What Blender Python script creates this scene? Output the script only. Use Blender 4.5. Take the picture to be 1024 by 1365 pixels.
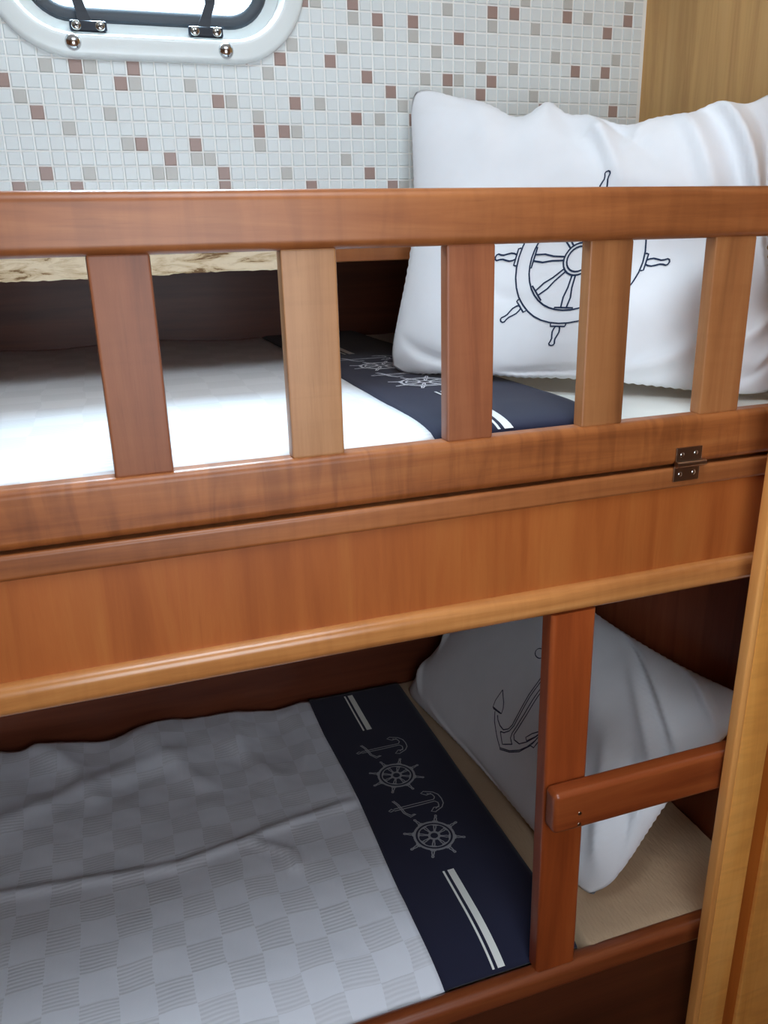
import bpy, bmesh, math, random
import numpy as np
from mathutils import Matrix, Vector

for o in list(bpy.data.objects):
    bpy.data.objects.remove(o, do_unlink=True)
SC = bpy.context.scene
COL = SC.collection
random.seed(7)

# ------------------------------------------------------------------ frame of the cabin
# Layout unit U = distance of the bunk front from the camera; x along the bunk,
# y into the bunk (front face at y = 1), z up from eye height.
U = 0.68
EYE = 1.45


def W(p):
    return (U * p[0], U * (p[1] - 1.0), U * p[2] + EYE)


# ------------------------------------------------------------------ camera
cam = bpy.data.cameras.new('camera')
cam.sensor_fit = 'HORIZONTAL'
cam.sensor_width = 36.0
cam.lens = 36.0 * 1079.0 / 1024.0
cam.clip_start = 0.01
camo = bpy.data.objects.new('camera', cam)
COL.objects.link(camo)
right = Vector((0.94515549, -0.32559042, -0.02592246))
down = Vector((-0.12679255, -0.29260577, -0.9477898))
fwd = Vector((0.30100622, 0.89909551, -0.3178404))
m = Matrix((right, -down, -fwd)).transposed().to_4x4()
m.translation = Vector(W((0, 0, 0)))
camo.matrix_world = m
SC.camera = camo

# ------------------------------------------------------------------ view, world, daylight, added fill
SC.view_settings.view_transform = 'Standard'
SC.view_settings.look = 'None'
SC.view_settings.gamma = 1.0
SC.view_settings.use_curve_mapping = False
SC.view_settings.exposure = 0.05

world = bpy.data.worlds.new('sky')
SC.world = world
world.use_nodes = True
wn = world.node_tree.nodes
wn['Background'].inputs['Color'].default_value = (0.80, 0.90, 1.0, 1)
wn['Background'].inputs['Strength'].default_value = 3.0


def area(name, loc, aim, sx, sy, power, color):
    l = bpy.data.lights.new(name, 'AREA')
    l.shape = 'RECTANGLE'
    l.size = sx * U
    l.size_y = sy * U
    l.energy = power
    l.color = color
    o = bpy.data.objects.new(name, l)
    COL.objects.link(o)
    o.location = W(loc)
    d = Vector(W(aim)) - Vector(W(loc))
    o.rotation_euler = d.to_track_quat('-Z', 'Y').to_euler()
    return o


# daylight through the porthole; overhead and rear fill are added, unseen sources
area('porthole_daylight', (0.15, 2.10, 1.25), (0.15, 1.62, 0.50), 1.0, 0.9, 220, (0.66, 0.86, 1.0))
area('added_overhead_fill', (0.25, 0.35, 1.16), (0.25, 0.35, 0.0), 0.75, 0.75, 6.6, (0.76, 0.89, 1.0))
area('added_rear_fill', (0.20, -0.47, -0.12), (0.20, 0.5, -0.22), 0.75, 0.9, 4.3, (0.82, 0.92, 1.0))


# ------------------------------------------------------------------ materials
def lin(c):
    return tuple(((v / 255.0) / 12.92 if v / 255.0 <= 0.04045 else ((v / 255.0 + 0.055) / 1.055) ** 2.4) for v in c) + (1.0,)


def newmat(name):
    mt = bpy.data.materials.new(name)
    mt.use_nodes = True
    nt = mt.node_tree
    return mt, nt, nt.nodes['Principled BSDF']


def coords(nt, scale, rnd=True):
    tc = nt.nodes.new('ShaderNodeTexCoord')
    mp = nt.nodes.new('ShaderNodeMapping')
    mp.inputs['Scale'].default_value = scale
    if rnd:
        oi = nt.nodes.new('ShaderNodeObjectInfo')
        mu = nt.nodes.new('ShaderNodeVectorMath')
        mu.operation = 'SCALE'
        mu.inputs[0].default_value = (3.1, 5.7, 4.3)
        nt.links.new(oi.outputs['Random'], mu.inputs['Scale'])
        ad = nt.nodes.new('ShaderNodeVectorMath')
        ad.operation = 'ADD'
        nt.links.new(tc.outputs['Object'], ad.inputs[0])
        nt.links.new(mu.outputs[0], ad.inputs[1])
        nt.links.new(ad.outputs[0], mp.inputs['Vector'])
    else:
        nt.links.new(tc.outputs['Object'], mp.inputs['Vector'])
    return mp.outputs[0]


def noise(nt, vec, scale=1.0, detail=4, rough=0.55, dist=0.0):
    n = nt.nodes.new('ShaderNodeTexNoise')
    n.inputs['Scale'].default_value = scale
    n.inputs['Detail'].default_value = detail
    n.inputs['Roughness'].default_value = rough
    n.inputs['Distortion'].default_value = dist
    nt.links.new(vec, n.inputs['Vector'])
    return n.outputs['Fac']


def ramp(nt, fac, stops):
    r = nt.nodes.new('ShaderNodeValToRGB')
    e = r.color_ramp.elements
    while len(e) > 1:
        e.remove(e[-1])
    e[0].position, e[0].color = stops[0]
    for p, c in stops[1:]:
        x = e.new(p)
        x.color = c
    nt.links.new(fac, r.inputs['Fac'])
    return r.outputs['Color']


def mix(nt, a, b, fac, mode='MIX'):
    n = nt.nodes.new('ShaderNodeMix')
    n.data_type = 'RGBA'
    n.blend_type = mode
    for s, v in ((n.inputs[0], fac), (n.inputs[6], a), (n.inputs[7], b)):
        if isinstance(v, bpy.types.NodeSocket):
            nt.links.new(v, s)
        else:
            s.default_value = v
    return n.outputs[2]


def bump(nt, bsdf, h, strength, dist=0.001):
    b = nt.nodes.new('ShaderNodeBump')
    b.inputs['Strength'].default_value = strength
    b.inputs['Distance'].default_value = dist
    nt.links.new(h, b.inputs['Height'])
    nt.links.new(b.outputs[0], bsdf.inputs['Normal'])


def wood(name, dark, mid, light, axis='X', rough=0.35, curl=0.0, gloss=0.5, coat=0.0, across=34, bfac=1.0):
    mt, nt, bs = newmat(name)
    k = {'X': 0, 'Y': 1, 'Z': 2}[axis]

    def sc(along, across):
        s = [across] * 3
        s[k] = along
        return tuple(s)
    g = noise(nt, coords(nt, sc(2.2, across)), 1, 7, 0.62, 0.5)
    col = ramp(nt, g, [(0.28, lin(dark)), (0.5, lin(mid)), (0.74, lin(light))])
    pores = noise(nt, coords(nt, sc(18, 420)), 1, 3, 0.6)
    col = mix(nt, col, lin(dark), ramp(nt, pores, [(0.60, (0, 0, 0, 1)), (0.78, (0.35, 0.35, 0.35, 1))]))
    broad = noise(nt, coords(nt, sc(1.6, 9)), 1, 2, 0.5)
    col = mix(nt, col, ramp(nt, broad, [(0.3, (0.78, 0.74, 0.70, 1)), (0.7, (1.12, 1.12, 1.12, 1))]), bfac, 'MULTIPLY')
    if curl > 0:
        fig = noise(nt, coords(nt, sc(62, 9)), 1, 3, 0.5, 0.8)
        col = mix(nt, col, ramp(nt, fig, [(0.36, (0.76, 0.72, 0.70, 1)), (0.58, (1.1, 1.1, 1.1, 1))]), curl, 'MULTIPLY')
    nt.links.new(col, bs.inputs['Base Color'])
    bs.inputs['Roughness'].default_value = rough
    bs.inputs['Specular IOR Level'].default_value = gloss
    bs.inputs['Coat Weight'].default_value = coat
    bs.inputs['Coat Roughness'].default_value = 0.22
    bump(nt, bs, pores, 0.12, 0.0006)
    return mt


def plain(name, rgb, rough=0.5, metal=0.0, spec=0.5):
    mt, nt, bs = newmat(name)
    bs.inputs['Base Color'].default_value = lin(rgb)
    bs.inputs['Roughness'].default_value = rough
    bs.inputs['Metallic'].default_value = metal
    bs.inputs['Specular IOR Level'].default_value = spec
    n = noise(nt, coords(nt, (60, 60, 60)), 1, 4)
    bump(nt, bs, n, 0.05, 0.0005)
    return mt


def cloth(name, rgb, weave=900, rough=0.9, bstr=0.25):
    mt, nt, bs = newmat(name)
    v = coords(nt, (1, 1, 1), False)
    n = noise(nt, v, 7, 4)
    c = lin(rgb)
    d = tuple(x * 0.93 for x in c[:3]) + (1,)
    nt.links.new(ramp(nt, n, [(0.35, d), (0.6, c)]), bs.inputs['Base Color'])
    bs.inputs['Roughness'].default_value = rough
    bs.inputs['Specular IOR Level'].default_value = 0.2
    bs.inputs['Sheen Weight'].default_value = 0.12
    bump(nt, bs, noise(nt, v, weave, 2), bstr, 0.0004)
    return mt


def damask(name, rgb_a, rgb_b, cell):
    """cotton woven in plain and ribbed squares"""
    mt, nt, bs = newmat(name)
    v = coords(nt, (1.0, 1.0, 0.0), False)
    wob = nt.nodes.new('ShaderNodeTexNoise')
    wob.inputs['Scale'].default_value = 9
    nt.links.new(v, wob.inputs['Vector'])
    sc = nt.nodes.new('ShaderNodeVectorMath')
    sc.operation = 'MULTIPLY_ADD'
    sc.inputs[1].default_value = (0.018, 0.018, 0)
    nt.links.new(wob.outputs['Color'], sc.inputs[0])
    nt.links.new(v, sc.inputs[2])
    ch = nt.nodes.new('ShaderNodeTexChecker')
    ch.inputs['Scale'].default_value = 1.0 / cell
    ch.inputs['Color1'].default_value = (0, 0, 0, 1)
    ch.inputs['Color2'].default_value = (1, 1, 1, 1)
    ad = nt.nodes.new('ShaderNodeVectorMath')
    ad.operation = 'ADD'
    ad.inputs[1].default_value = (0, 0, 0.5 * cell)
    nt.links.new(sc.outputs[0], ad.inputs[0])
    nt.links.new(ad.outputs[0], ch.inputs['Vector'])
    wv = nt.nodes.new('ShaderNodeTexWave')
    wv.bands_direction = 'Y'
    wv.inputs['Scale'].default_value = 56
    wv.inputs['Distortion'].default_value = 0.4
    nt.links.new(sc.outputs[0], wv.inputs['Vector'])
    rib = mix(nt, lin(rgb_b), tuple(x * 0.90 for x in lin(rgb_b)[:3]) + (1,), wv.outputs['Fac'])
    col = mix(nt, lin(rgb_a), rib, ch.outputs['Fac'])
    nt.links.new(col, bs.inputs['Base Color'])
    bs.inputs['Roughness'].default_value = 0.8
    bs.inputs['Specular IOR Level'].default_value = 0.25
    bs.inputs['Sheen Weight'].default_value = 0.1
    mm = nt.nodes.new('ShaderNodeMath')
    mm.operation = 'MULTIPLY'
    nt.links.new(wv.outputs['Fac'], mm.inputs[0])
    nt.links.new(ch.outputs['Fac'], mm.inputs[1])
    bump(nt, bs, mm.outputs[0], 0.35, 0.0006)
    return mt


M = {}
M['rail'] = wood('rail_wood', (116, 62, 30), (150, 88, 46), (170, 108, 62), 'X', 0.4, 0.35, 0.45, 0.06)
M['rail_curly'] = wood('curly_rail_wood', (120, 62, 28), (158, 92, 46), (178, 112, 62), 'X', 0.4, 0.8, 0.42, 0.06)
M['slat'] = wood('slat_wood', (122, 74, 40), (154, 98, 56), (174, 118, 72), 'Z', 0.42, 0.15, 0.42, 0.04)
M['slat_light'] = wood('pale_slat_wood', (142, 94, 56), (176, 124, 80), (196, 144, 98), 'Z', 0.42, 0.15, 0.42, 0.04)
M['slat_dark'] = wood('slat_red_wood', (108, 58, 34), (140, 80, 48), (158, 96, 60), 'Z', 0.44, 0.15, 0.36, 0.03)
M['panel'] = wood('veneer_panel', (146, 74, 30), (166, 90, 40), (178, 106, 50), 'Z', 0.4, 0.0, 0.4, 0.05, 26, 0.5)
M['moulding'] = wood('moulding_wood', (156, 96, 50), (190, 126, 70), (208, 148, 88), 'X', 0.26, 0.2, 0.5, 0.25)
M['post'] = wood('post_wood', (124, 54, 22), (150, 70, 30), (168, 88, 42), 'Z', 0.36, 0.0, 0.5, 0.1)
M['rung'] = wood('rung_wood', (110, 46, 20), (140, 66, 30), (160, 84, 42), 'X', 0.34, 0.0, 0.5, 0.15)
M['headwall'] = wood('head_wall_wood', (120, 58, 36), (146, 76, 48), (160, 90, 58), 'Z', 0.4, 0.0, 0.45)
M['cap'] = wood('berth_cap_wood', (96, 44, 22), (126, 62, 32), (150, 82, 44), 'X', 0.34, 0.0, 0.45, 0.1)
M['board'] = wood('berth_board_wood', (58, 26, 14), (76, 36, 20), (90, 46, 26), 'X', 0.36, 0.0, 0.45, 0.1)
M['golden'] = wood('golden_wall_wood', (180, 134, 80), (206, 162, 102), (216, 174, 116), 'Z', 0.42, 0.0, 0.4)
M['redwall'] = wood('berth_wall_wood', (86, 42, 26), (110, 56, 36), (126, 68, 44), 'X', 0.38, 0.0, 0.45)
M['partition'] = wood('partition_wood', (208, 136, 62), (228, 158, 78), (238, 176, 98), 'Z', 0.36, 0.3, 0.5, 0.1)
M['partition_groove'] = wood('partition_groove_wood', (158, 78, 22), (176, 92, 30), (190, 106, 40), 'Z', 0.4)
M['lipping'] = wood('lipping_wood', (206, 136, 70), (226, 158, 88), (236, 176, 106), 'Z', 0.34, 0.0, 0.5, 0.1)
M['tile_white'] = plain('white_tile', (220, 226, 226), 0.32)
M['tile_grey'] = plain('grey_beige_tile', (190, 189, 184), 0.32)
M['tile_brown'] = plain('brown_tile', (160, 136, 128), 0.32)
M['grout'] = plain('white_grout', (236, 236, 232), 0.7)
M['plastic'] = plain('white_plastic', (224, 230, 229), 0.25)
M['rubber'] = plain('black_rubber_gasket', (40, 46, 54), 0.45)
M['bracket'] = plain('dark_bracket_metal', (30, 34, 44), 0.4, 0.0, 0.3)
M['chrome'] = plain('chrome', (200, 202, 204), 0.16, 1.0)
M['nickel'] = plain('worn_nickel', (168, 150, 132), 0.3, 1.0)
M['screw'] = plain('screw_steel', (180, 178, 172), 0.25, 1.0)
M['slot'] = plain('screw_slot', (30, 30, 32), 0.6)
M['pillow'] = cloth('white_cotton', (238, 240, 244), 1100, 0.85, 0.15)
M['pillow2'] = cloth('white_pillowcase_cotton', (226, 226, 230), 1100, 0.85, 0.15)
M['sheet'] = cloth('off_white_sheet', (232, 230, 222), 800, 0.85, 0.2)
M['fleece'] = cloth('beige_fleece', (188, 160, 130), 500, 0.98, 0.8)
M['navy'] = cloth('navy_cotton', (32, 33, 54), 900, 0.85, 0.3)
M['thread'] = cloth('silver_thread', (150, 150, 156), 1500, 0.7, 0.2)
M['thread_white'] = cloth('white_thread', (214, 214, 220), 1500, 0.7, 0.2)
M['ribbon'] = cloth('white_ribbon', (226, 226, 222), 1500, 0.7, 0.2)
M['ink'] = cloth('navy_print', (34, 50, 78), 1500, 0.7, 0.1)
M['ink_grey'] = cloth('blue_grey_print', (58, 62, 84), 1500, 0.7, 0.1)
M['white_cover'] = damask('white_damask', (240, 240, 242), (239, 239, 241), 0.05)
M['check_cover'] = damask('checked_damask', (220, 222, 230), (215, 216, 223), 0.0435)
M['ceiling'] = plain('white_ceiling_vinyl', (226, 222, 212), 0.7)
M['cabin'] = wood('cabin_wall_wood', (120, 72, 36), (146, 94, 50), (164, 112, 64), 'Z', 0.45)
M['floor'] = wood('cabin_floor_wood', (92, 54, 28), (116, 72, 40), (134, 88, 52), 'Y', 0.45)


def raw_wood():
    mt, nt, bs = newmat('torn_plywood')
    a = noise(nt, coords(nt, (24, 60, 110)), 1, 6, 0.65, 0.6)
    col = ramp(nt, a, [(0.36, lin((122, 92, 60))), (0.41, lin((196, 172, 136))), (0.55, lin((226, 208, 178)))])
    nt.links.new(col, bs.inputs['Base Color'])
    bs.inputs['Roughness'].default_value = 0.85
    bump(nt, bs, a, 0.6, 0.003)
    return mt


def glass():
    mt, nt, bs = newmat('window_glass')
    out = nt.nodes['Material Output']
    nt.nodes.remove(bs)
    tr = nt.nodes.new('ShaderNodeBsdfTransparent')
    tr.inputs['Color'].default_value = (0.93, 0.97, 1, 1)
    gl = nt.nodes.new('ShaderNodeBsdfGlossy')
    gl.inputs['Roughness'].default_value = 0.03
    mx = nt.nodes.new('ShaderNodeMixShader')
    mx.inputs[0].default_value = 0.06
    nt.links.new(tr.outputs[0], mx.inputs[1])
    nt.links.new(gl.outputs[0], mx.inputs[2])
    nt.links.new(mx.outputs[0], out.inputs['Surface'])
    return mt


M['raw'] = raw_wood()
M['glass'] = glass()

# ------------------------------------------------------------------ object helpers
ORG = {}


def tag(o, label=None, cat=None, group=None, kind=None):
    if label:
        o['label'] = label
    if cat:
        o['category'] = cat
    if group:
        o['group'] = group
    if kind:
        o['kind'] = kind
    return o


def thing(name, base, label, cat, group=None, kind=None):
    o = bpy.data.objects.new(name, None)
    o.empty_display_size = 0.05
    COL.objects.link(o)
    o.location = W(base)
    ORG[o.name] = Vector(W(base))
    return tag(o, label, cat, group, kind)


def place(o, org, parent):
    COL.objects.link(o)
    ORG[o.name] = Vector(org)
    if parent is not None:
        o.parent = parent
        o.location = Vector(org) - ORG[parent.name]
    else:
        o.location = org
    return o


def mk(name, geo, mat, parent=None, smooth=False):
    """geo = (vertices in layout units, faces[, material index per face])"""
    vs = np.array([W(p) for p in geo[0]], dtype=float)
    lo, hi = vs.min(0), vs.max(0)
    org = np.array(((lo[0] + hi[0]) / 2, (lo[1] + hi[1]) / 2, lo[2]))
    me = bpy.data.meshes.new(name)
    me.from_pydata([tuple(v) for v in vs - org], [], [tuple(f) for f in geo[1]])
    for mm in (mat if isinstance(mat, (list, tuple)) else [mat]):
        me.materials.append(M[mm])
    if len(geo) > 2:
        me.polygons.foreach_set('material_index', geo[2])
    bm = bmesh.new()
    bm.from_mesh(me)
    bmesh.ops.recalc_face_normals(bm, faces=bm.faces)
    bm.to_mesh(me)
    bm.free()
    if smooth:
        me.polygons.foreach_set('use_smooth', [True] * len(me.polygons))
        if smooth != 'all':
            me.set_sharp_from_angle(angle=math.radians(38))
    me.update()
    o = bpy.data.objects.new(name, me)
    if smooth is True:
        wm = o.modifiers.new('weighted_normal', 'WEIGHTED_NORMAL')
        wm.keep_sharp = True
    return place(o, org, parent)


def rbox(x0, x1, y0, y1, z0, z1, r=0.0, seg=2):
    bm = bmesh.new()
    bmesh.ops.create_cube(bm, size=1.0)
    for v in bm.verts:
        v.co = ((x0 + x1) / 2 + v.co.x * (x1 - x0), (y0 + y1) / 2 + v.co.y * (y1 - y0), (z0 + z1) / 2 + v.co.z * (z1 - z0))
    if r > 0:
        bmesh.ops.bevel(bm, geom=bm.edges[:], offset=r, segments=seg, profile=0.5, affect='EDGES')
    bm.verts.index_update()
    g = ([tuple(v.co) for v in bm.verts], [[v.index for v in f.verts] for f in bm.faces])
    bm.free()
    return g


def join(*gs):
    V, F = [], []
    for g in gs:
        n = len(V)
        V += list(g[0])
        F += [[i + n for i in f] for f in g[1]]
    return V, F


def profile_x(prof, x0, x1):
    """closed (y, z) outline swept along x"""
    n = len(prof)
    V = [(x0, y, z) for y, z in prof] + [(x1, y, z) for y, z in prof]
    F = [[i, (i + 1) % n, n + (i + 1) % n, n + i] for i in range(n)]
    F += [list(range(n))[::-1], list(range(n, 2 * n))]
    return V, F


def tube(path, r, n=10, r2=None):
    P = [Vector(p) for p in path]
    V, F = [], []
    for i, p in enumerate(P):
        t = (P[min(i + 1, len(P) - 1)] - P[max(i - 1, 0)]).normalized()
        a = t.orthogonal().normalized()
        b = t.cross(a)
        rr = r if r2 is None else r + (r2 - r) * i / (len(P) - 1)
        for k in range(n):
            th = 2 * math.pi * k / n
            V.append(tuple(p + a * rr * math.cos(th) + b * rr * math.sin(th)))
    for i in range(len(P) - 1):
        for k in range(n):
            F.append([i * n + k, i * n + (k + 1) % n, (i + 1) * n + (k + 1) % n, (i + 1) * n + k])
    F.append(list(range(n))[::-1])
    F.append([(len(P) - 1) * n + k for k in range(n)])
    return V, F


def dome_y(cx, y, cz, r, h, n=16, rings=4):
    """button head that bulges towards -y"""
    V, F = [], []
    for j in range(rings):
        a = j / rings * math.pi / 2
        for k in range(n):
            th = 2 * math.pi * k / n
            V.append((cx + r * math.cos(a) * math.cos(th), y - h * math.sin(a), cz + r * math.cos(a) * math.sin(th)))
    V.append((cx, y - h, cz))
    for j in range(rings - 1):
        for k in range(n):
            F.append([j * n + k, j * n + (k + 1) % n, (j + 1) * n + (k + 1) % n, (j + 1) * n + k])
    for k in range(n):
        F.append([(rings - 1) * n + k, (rings - 1) * n + (k + 1) % n, rings * n])
    F.append(list(range(n)))
    return V, F


def screw(parent, cx, y, cz, r, ang=0.5):
    s = mk('screw', dome_y(cx, y, cz, r, r * 0.35, 14, 3), 'screw', parent, True)
    return s


def rrect(cx, cz, hw, hh, r, n=10):
    pts = []
    for qx, qz, a0 in ((1, 1, 0), (-1, 1, 90), (-1, -1, 180), (1, -1, 270)):
        for k in range(n + 1):
            a = math.radians(a0 + 90 * k / n)
            pts.append((cx + qx * (hw - r) + r * math.cos(a), cz + qz * (hh - r) + r * math.sin(a)))
    return pts


def ring_loft(loops):
    """loops: list of closed (x, y, z) rings of the same length, skinned in order and closed back"""
    n = len(loops[0])
    V = [p for l in loops for p in l]
    F = []
    for j in range(len(loops)):
        jn = (j + 1) % len(loops)
        for k in range(n):
            F.append([j * n + k, j * n + (k + 1) % n, jn * n + (k + 1) % n, jn * n + k])
    return V, F


def grid(fn, us, vs):
    V = [fn(u, v) for v in vs for u in us]
    n = len(us)
    F = [[j * n + i, j * n + i + 1, (j + 1) * n + i + 1, (j + 1) * n + i] for j in range(len(vs) - 1) for i in range(n - 1)]
    return V, F


def slab(fn, us, vs, th, flat=None):
    """sheet z = fn(u, v)[2] with thickness th below it"""
    V, F = grid(fn, us, vs)
    n, mth = len(us), len(V)
    V2 = [(p[0], p[1], p[2] - th if flat is None else flat) for p in V]
    F2 = [[i + mth for i in reversed(f)] for f in F]
    R = []
    rows = len(vs)
    loop = [i for i in range(n)] + [j * n + n - 1 for j in range(1, rows)] + [(rows - 1) * n + i for i in range(n - 2, -1, -1)] + [j * n for j in range(rows - 2, 0, -1)]
    for a, b in zip(loop, loop[1:] + loop[:1]):
        R.append([a, a + mth, b + mth, b])
    return V + V2, F + F2 + R


def lerp(a, b, t):
    return a + (b - a) * t


def sstep(a, b, x):
    t = min(1, max(0, (x - a) / (b - a)))
    return t * t * (3 - 2 * t)


_rng = np.random.RandomState(5)
_NW = [(_rng.uniform(-1, 1, 2), _rng.uniform(0, 6.28), f) for f in (1, 1, 1.7, 2.3, 3.1, 4.4, 5.7, 7.9) for _ in range(2)]


def wav(x, y, s):
    """smooth quasi-noise in about -1..1"""
    t = 0.0
    for d, ph, f in _NW:
        t += np.sin((d[0] * x + d[1] * y) * s * f + ph) / f
    return t / 4.0


# ------------------------------------------------------------------ the cabin shell
XL, XR = -1.7, 1.14          # left cabin wall, head wall of both berths
YT = 1.62                    # tiled trunk side with the porthole
YU, YL = 2.37, 2.06          # outboard ends of the upper and lower berth
YC = -.45                    # cabin wall behind the viewer
ZC, ZF = 1.05, -EYE / U      # ceiling, floor


def struct(name, geo, mat, label, cat, smooth=False):
    return tag(mk(name, geo, mat, None, smooth), label, cat, None, 'structure')


struct('floor', rbox(XL - .05, 2.3, YC - .05, YL + .1, ZF - .05, ZF), 'floor', 'brown wooden cabin floor below the bunks', 'floor')


def frame_plate(u0, u1, v0, v1, a0, a1, b0, b1, fn):
    """rectangular plate with a rectangular hole, four boxes joined"""
    return join(fn(u0, a0, v0, v1), fn(a1, u1, v0, v1), fn(a0, a1, v0, b0), fn(a0, a1, b1, v1))


struct('ceiling', frame_plate(XL - .05, 2.3, YC - .05, YT + .05, -.15, .65, -.05, .75,
       lambda x0, x1, y0, y1: rbox(x0, x1, y0, y1, ZC, ZC + .05)), 'ceiling', 'white cabin ceiling with an added opening for fill light', 'ceiling')  # unseen opening, added to let the overhead fill in
struct('wall_left', rbox(XL - .05, XL, YC, YU, ZF, ZC), 'cabin', 'wooden cabin wall at the foot of the bunks', 'wall')
struct('wall_front', frame_plate(XL - .05, 2.3, ZF, ZC, -.27, .67, -.60, .36,
       lambda x0, x1, z0, z1: rbox(x0, x1, YC - .05, YC, z0, z1)), 'cabin', 'wooden cabin wall with an added light opening opposite the bunks', 'wall')  # unseen opening, added for the fill behind the camera
struct('wall_cabin', rbox(2.25, 2.3, YC, 1.0, ZF, ZC), 'cabin', 'wooden cabin wall beyond the partition', 'wall')
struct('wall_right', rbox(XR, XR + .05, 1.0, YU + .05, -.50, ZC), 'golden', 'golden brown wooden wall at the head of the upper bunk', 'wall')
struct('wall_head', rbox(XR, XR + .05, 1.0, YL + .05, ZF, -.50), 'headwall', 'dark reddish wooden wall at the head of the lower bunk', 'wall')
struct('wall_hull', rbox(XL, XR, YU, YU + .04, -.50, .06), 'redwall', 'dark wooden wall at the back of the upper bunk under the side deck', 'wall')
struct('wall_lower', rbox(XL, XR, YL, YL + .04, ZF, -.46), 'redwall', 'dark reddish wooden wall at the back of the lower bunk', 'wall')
struct('ceiling_deck', rbox(XL, XR, YT + .03, YU + .04, .012, .06), 'redwall', 'underside of the side deck above the back of the upper bunk', 'ceiling')

# tiled wall with the porthole hole
WX, WZ, WHW, WHH, WR = .150, .489, .267, .185, .135     # outer edge of the window flange
hole = rrect(WX, WZ, WHW - .040, WHH - .040, WR - .040)


def plate_with_hole(x0, x1, z0, z1, y0, y1):
    out = []
    for (x, z) in hole:
        dx, dz = x - WX, z - WZ
        t = min(((x1 if dx > 0 else x0) - WX) / dx if abs(dx) > 1e-9 else 1e9, ((z1 if dz > 0 else z0) - WZ) / dz if abs(dz) > 1e-9 else 1e9)
        out.append((WX + dx * t, WZ + dz * t))
    # snap the nearest ray to each corner so that the outline stays rectangular
    for cxz in ((x0, z0), (x1, z0), (x1, z1), (x0, z1)):
        k = min(range(len(out)), key=lambda i: (out[i][0] - cxz[0]) ** 2 + (out[i][1] - cxz[1]) ** 2)
        out[k] = cxz
    return ring_loft([[(x, y0, z) for x, z in hole], [(x, y0, z) for x, z in out], [(x, y1, z) for x, z in out], [(x, y1, z) for x, z in hole]])


wall_back = struct('wall_back', plate_with_hole(XL, XR, -.006, ZC, YT, YT + .03), 'grout', 'white mosaic tiled wall around the porthole', 'wall')

# mosaic tiles
TPX, TOX, TPZ, TOZ = 0.023545, -0.00929, 0.02393, 0.00527
BROWN = {(-4, 4), (-4, 11), (-2, 5), (-2, 9), (0, 4), (1, 12), (4, 11), (5, 7), (5, 12), (7, 6), (9, 7), (11, 4), (11, 5), (11, 10), (13, 13), (14, 8), (16, 8), (16, 13), (17, 10), (18, 4), (20, 13), (22, 9), (22, 17), (23, 5), (23, 12), (24, 16), (25, 4), (25, 11), (27, 9), (27, 16), (30, 12), (31, 15), (33, 11), (34, 12), (34, 17), (36, 17), (39, 10), (41, 17), (42, 13), (45, 13), (45, 16), (46, 10), (47, 17), (18, 17)}
GREY = {(-3, 4), (-3, 10), (-1, 12), (0, 8), (1, 5), (1, 11), (2, 12), (3, 9), (4, 7), (5, 11), (6, 5), (7, 5), (9, 6), (9, 11), (10, 6), (12, 10), (14, 7), (14, 9), (15, 12), (16, 5), (17, 8), (17, 14), (19, 10), (21, 6), (21, 14), (22, 16), (24, 9), (24, 15), (26, 4), (26, 10), (27, 15), (28, 12), (29, 14), (30, 11), (30, 17), (31, 12), (33, 13), (34, 16), (36, 13), (38, 11), (38, 16), (40, 14), (43, 17), (44, 12), (46, 14), (47, 18), (19, 17), (37, 18), (41, 18)}
th_x, th_z, tl, tb = .0106, .0108, .0022, .0014


def tile_geo(cx, cz):
    V = []
    for y, s in ((0, 0), (-tl, tb)):
        for sx, sz in ((-1, -1), (1, -1), (1, 1), (-1, 1)):
            V.append((cx + sx * (th_x - s), YT + y, cz + sz * (th_z - s)))
    return V, [[4, 5, 6, 7], [0, 1, 5, 4], [1, 2, 6, 5], [2, 3, 7, 6], [3, 0, 4, 7]]


def in_window(x, z):
    qx, qz = abs(x - WX) - (WHW - WR), abs(z - WZ) - (WHH - WR)
    d = math.hypot(max(qx, 0), max(qz, 0)) + min(max(qx, qz), 0) - WR
    return d < -.012


trng = random.Random(3)
cells, vis = [], []
for i in range(-60, 50):
    for j in range(0, 44):
        x, z = TOX + i * TPX, TOZ + j * TPZ
        if x + th_x > XR - .001 or x - th_x < XL or z - th_z < -.005 or z + th_z > ZC - .002 or in_window(x, z):
            continue
        k = 2 if (i, j) in BROWN else 1 if (i, j) in GREY else 0
        shown = -6 <= i <= 50 and 4 <= j <= 19
        if k == 0 and not shown:
            r = trng.random()
            k = 2 if r < .055 else 1 if r < .12 else 0
        behind_pillow = x > .62 and z < .24
        if shown and not behind_pillow and (i, j) != (0, 0):
            vis.append((k == 0, i, i, j, k, x, z))
        else:
            cells.append((x, z, k))
# about 300 pieces as parts: every coloured tile, then the white ones nearest the porthole end
vis.sort()
proto = {}
for n, (_, _, i, j, k, x, z) in enumerate(vis):
    if n >= 300:
        cells.append((x, z, k))
        continue
    if k not in proto:
        proto[k] = mk('tile', tile_geo(x, z), ('tile_white', 'tile_grey', 'tile_brown')[k], wall_back)
        px0 = (x, z)
        proto[k]['_x'] = x
        proto[k]['_z'] = z
    else:
        p = proto[k]
        t = p.copy()
        COL.objects.link(t)
        t.location = p.location + Vector((U * (x - p['_x']), 0, U * (z - p['_z'])))
for p in proto.values():
    pass
V, F, MI = [], [], []
for x, z, k in cells:
    g = tile_geo(x, z)
    n = len(V)
    V += g[0]
    F += [[a + n for a in f] for f in g[1]]
    MI += [k] * 5
tag(mk('tile_field', (V, F, MI), ['tile_white', 'tile_grey', 'tile_brown'], wall_back), kind='stuff')
for o in COL.objects:
    for key in ('_x', '_z'):
        if key in o.keys():
            del o[key]

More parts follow.
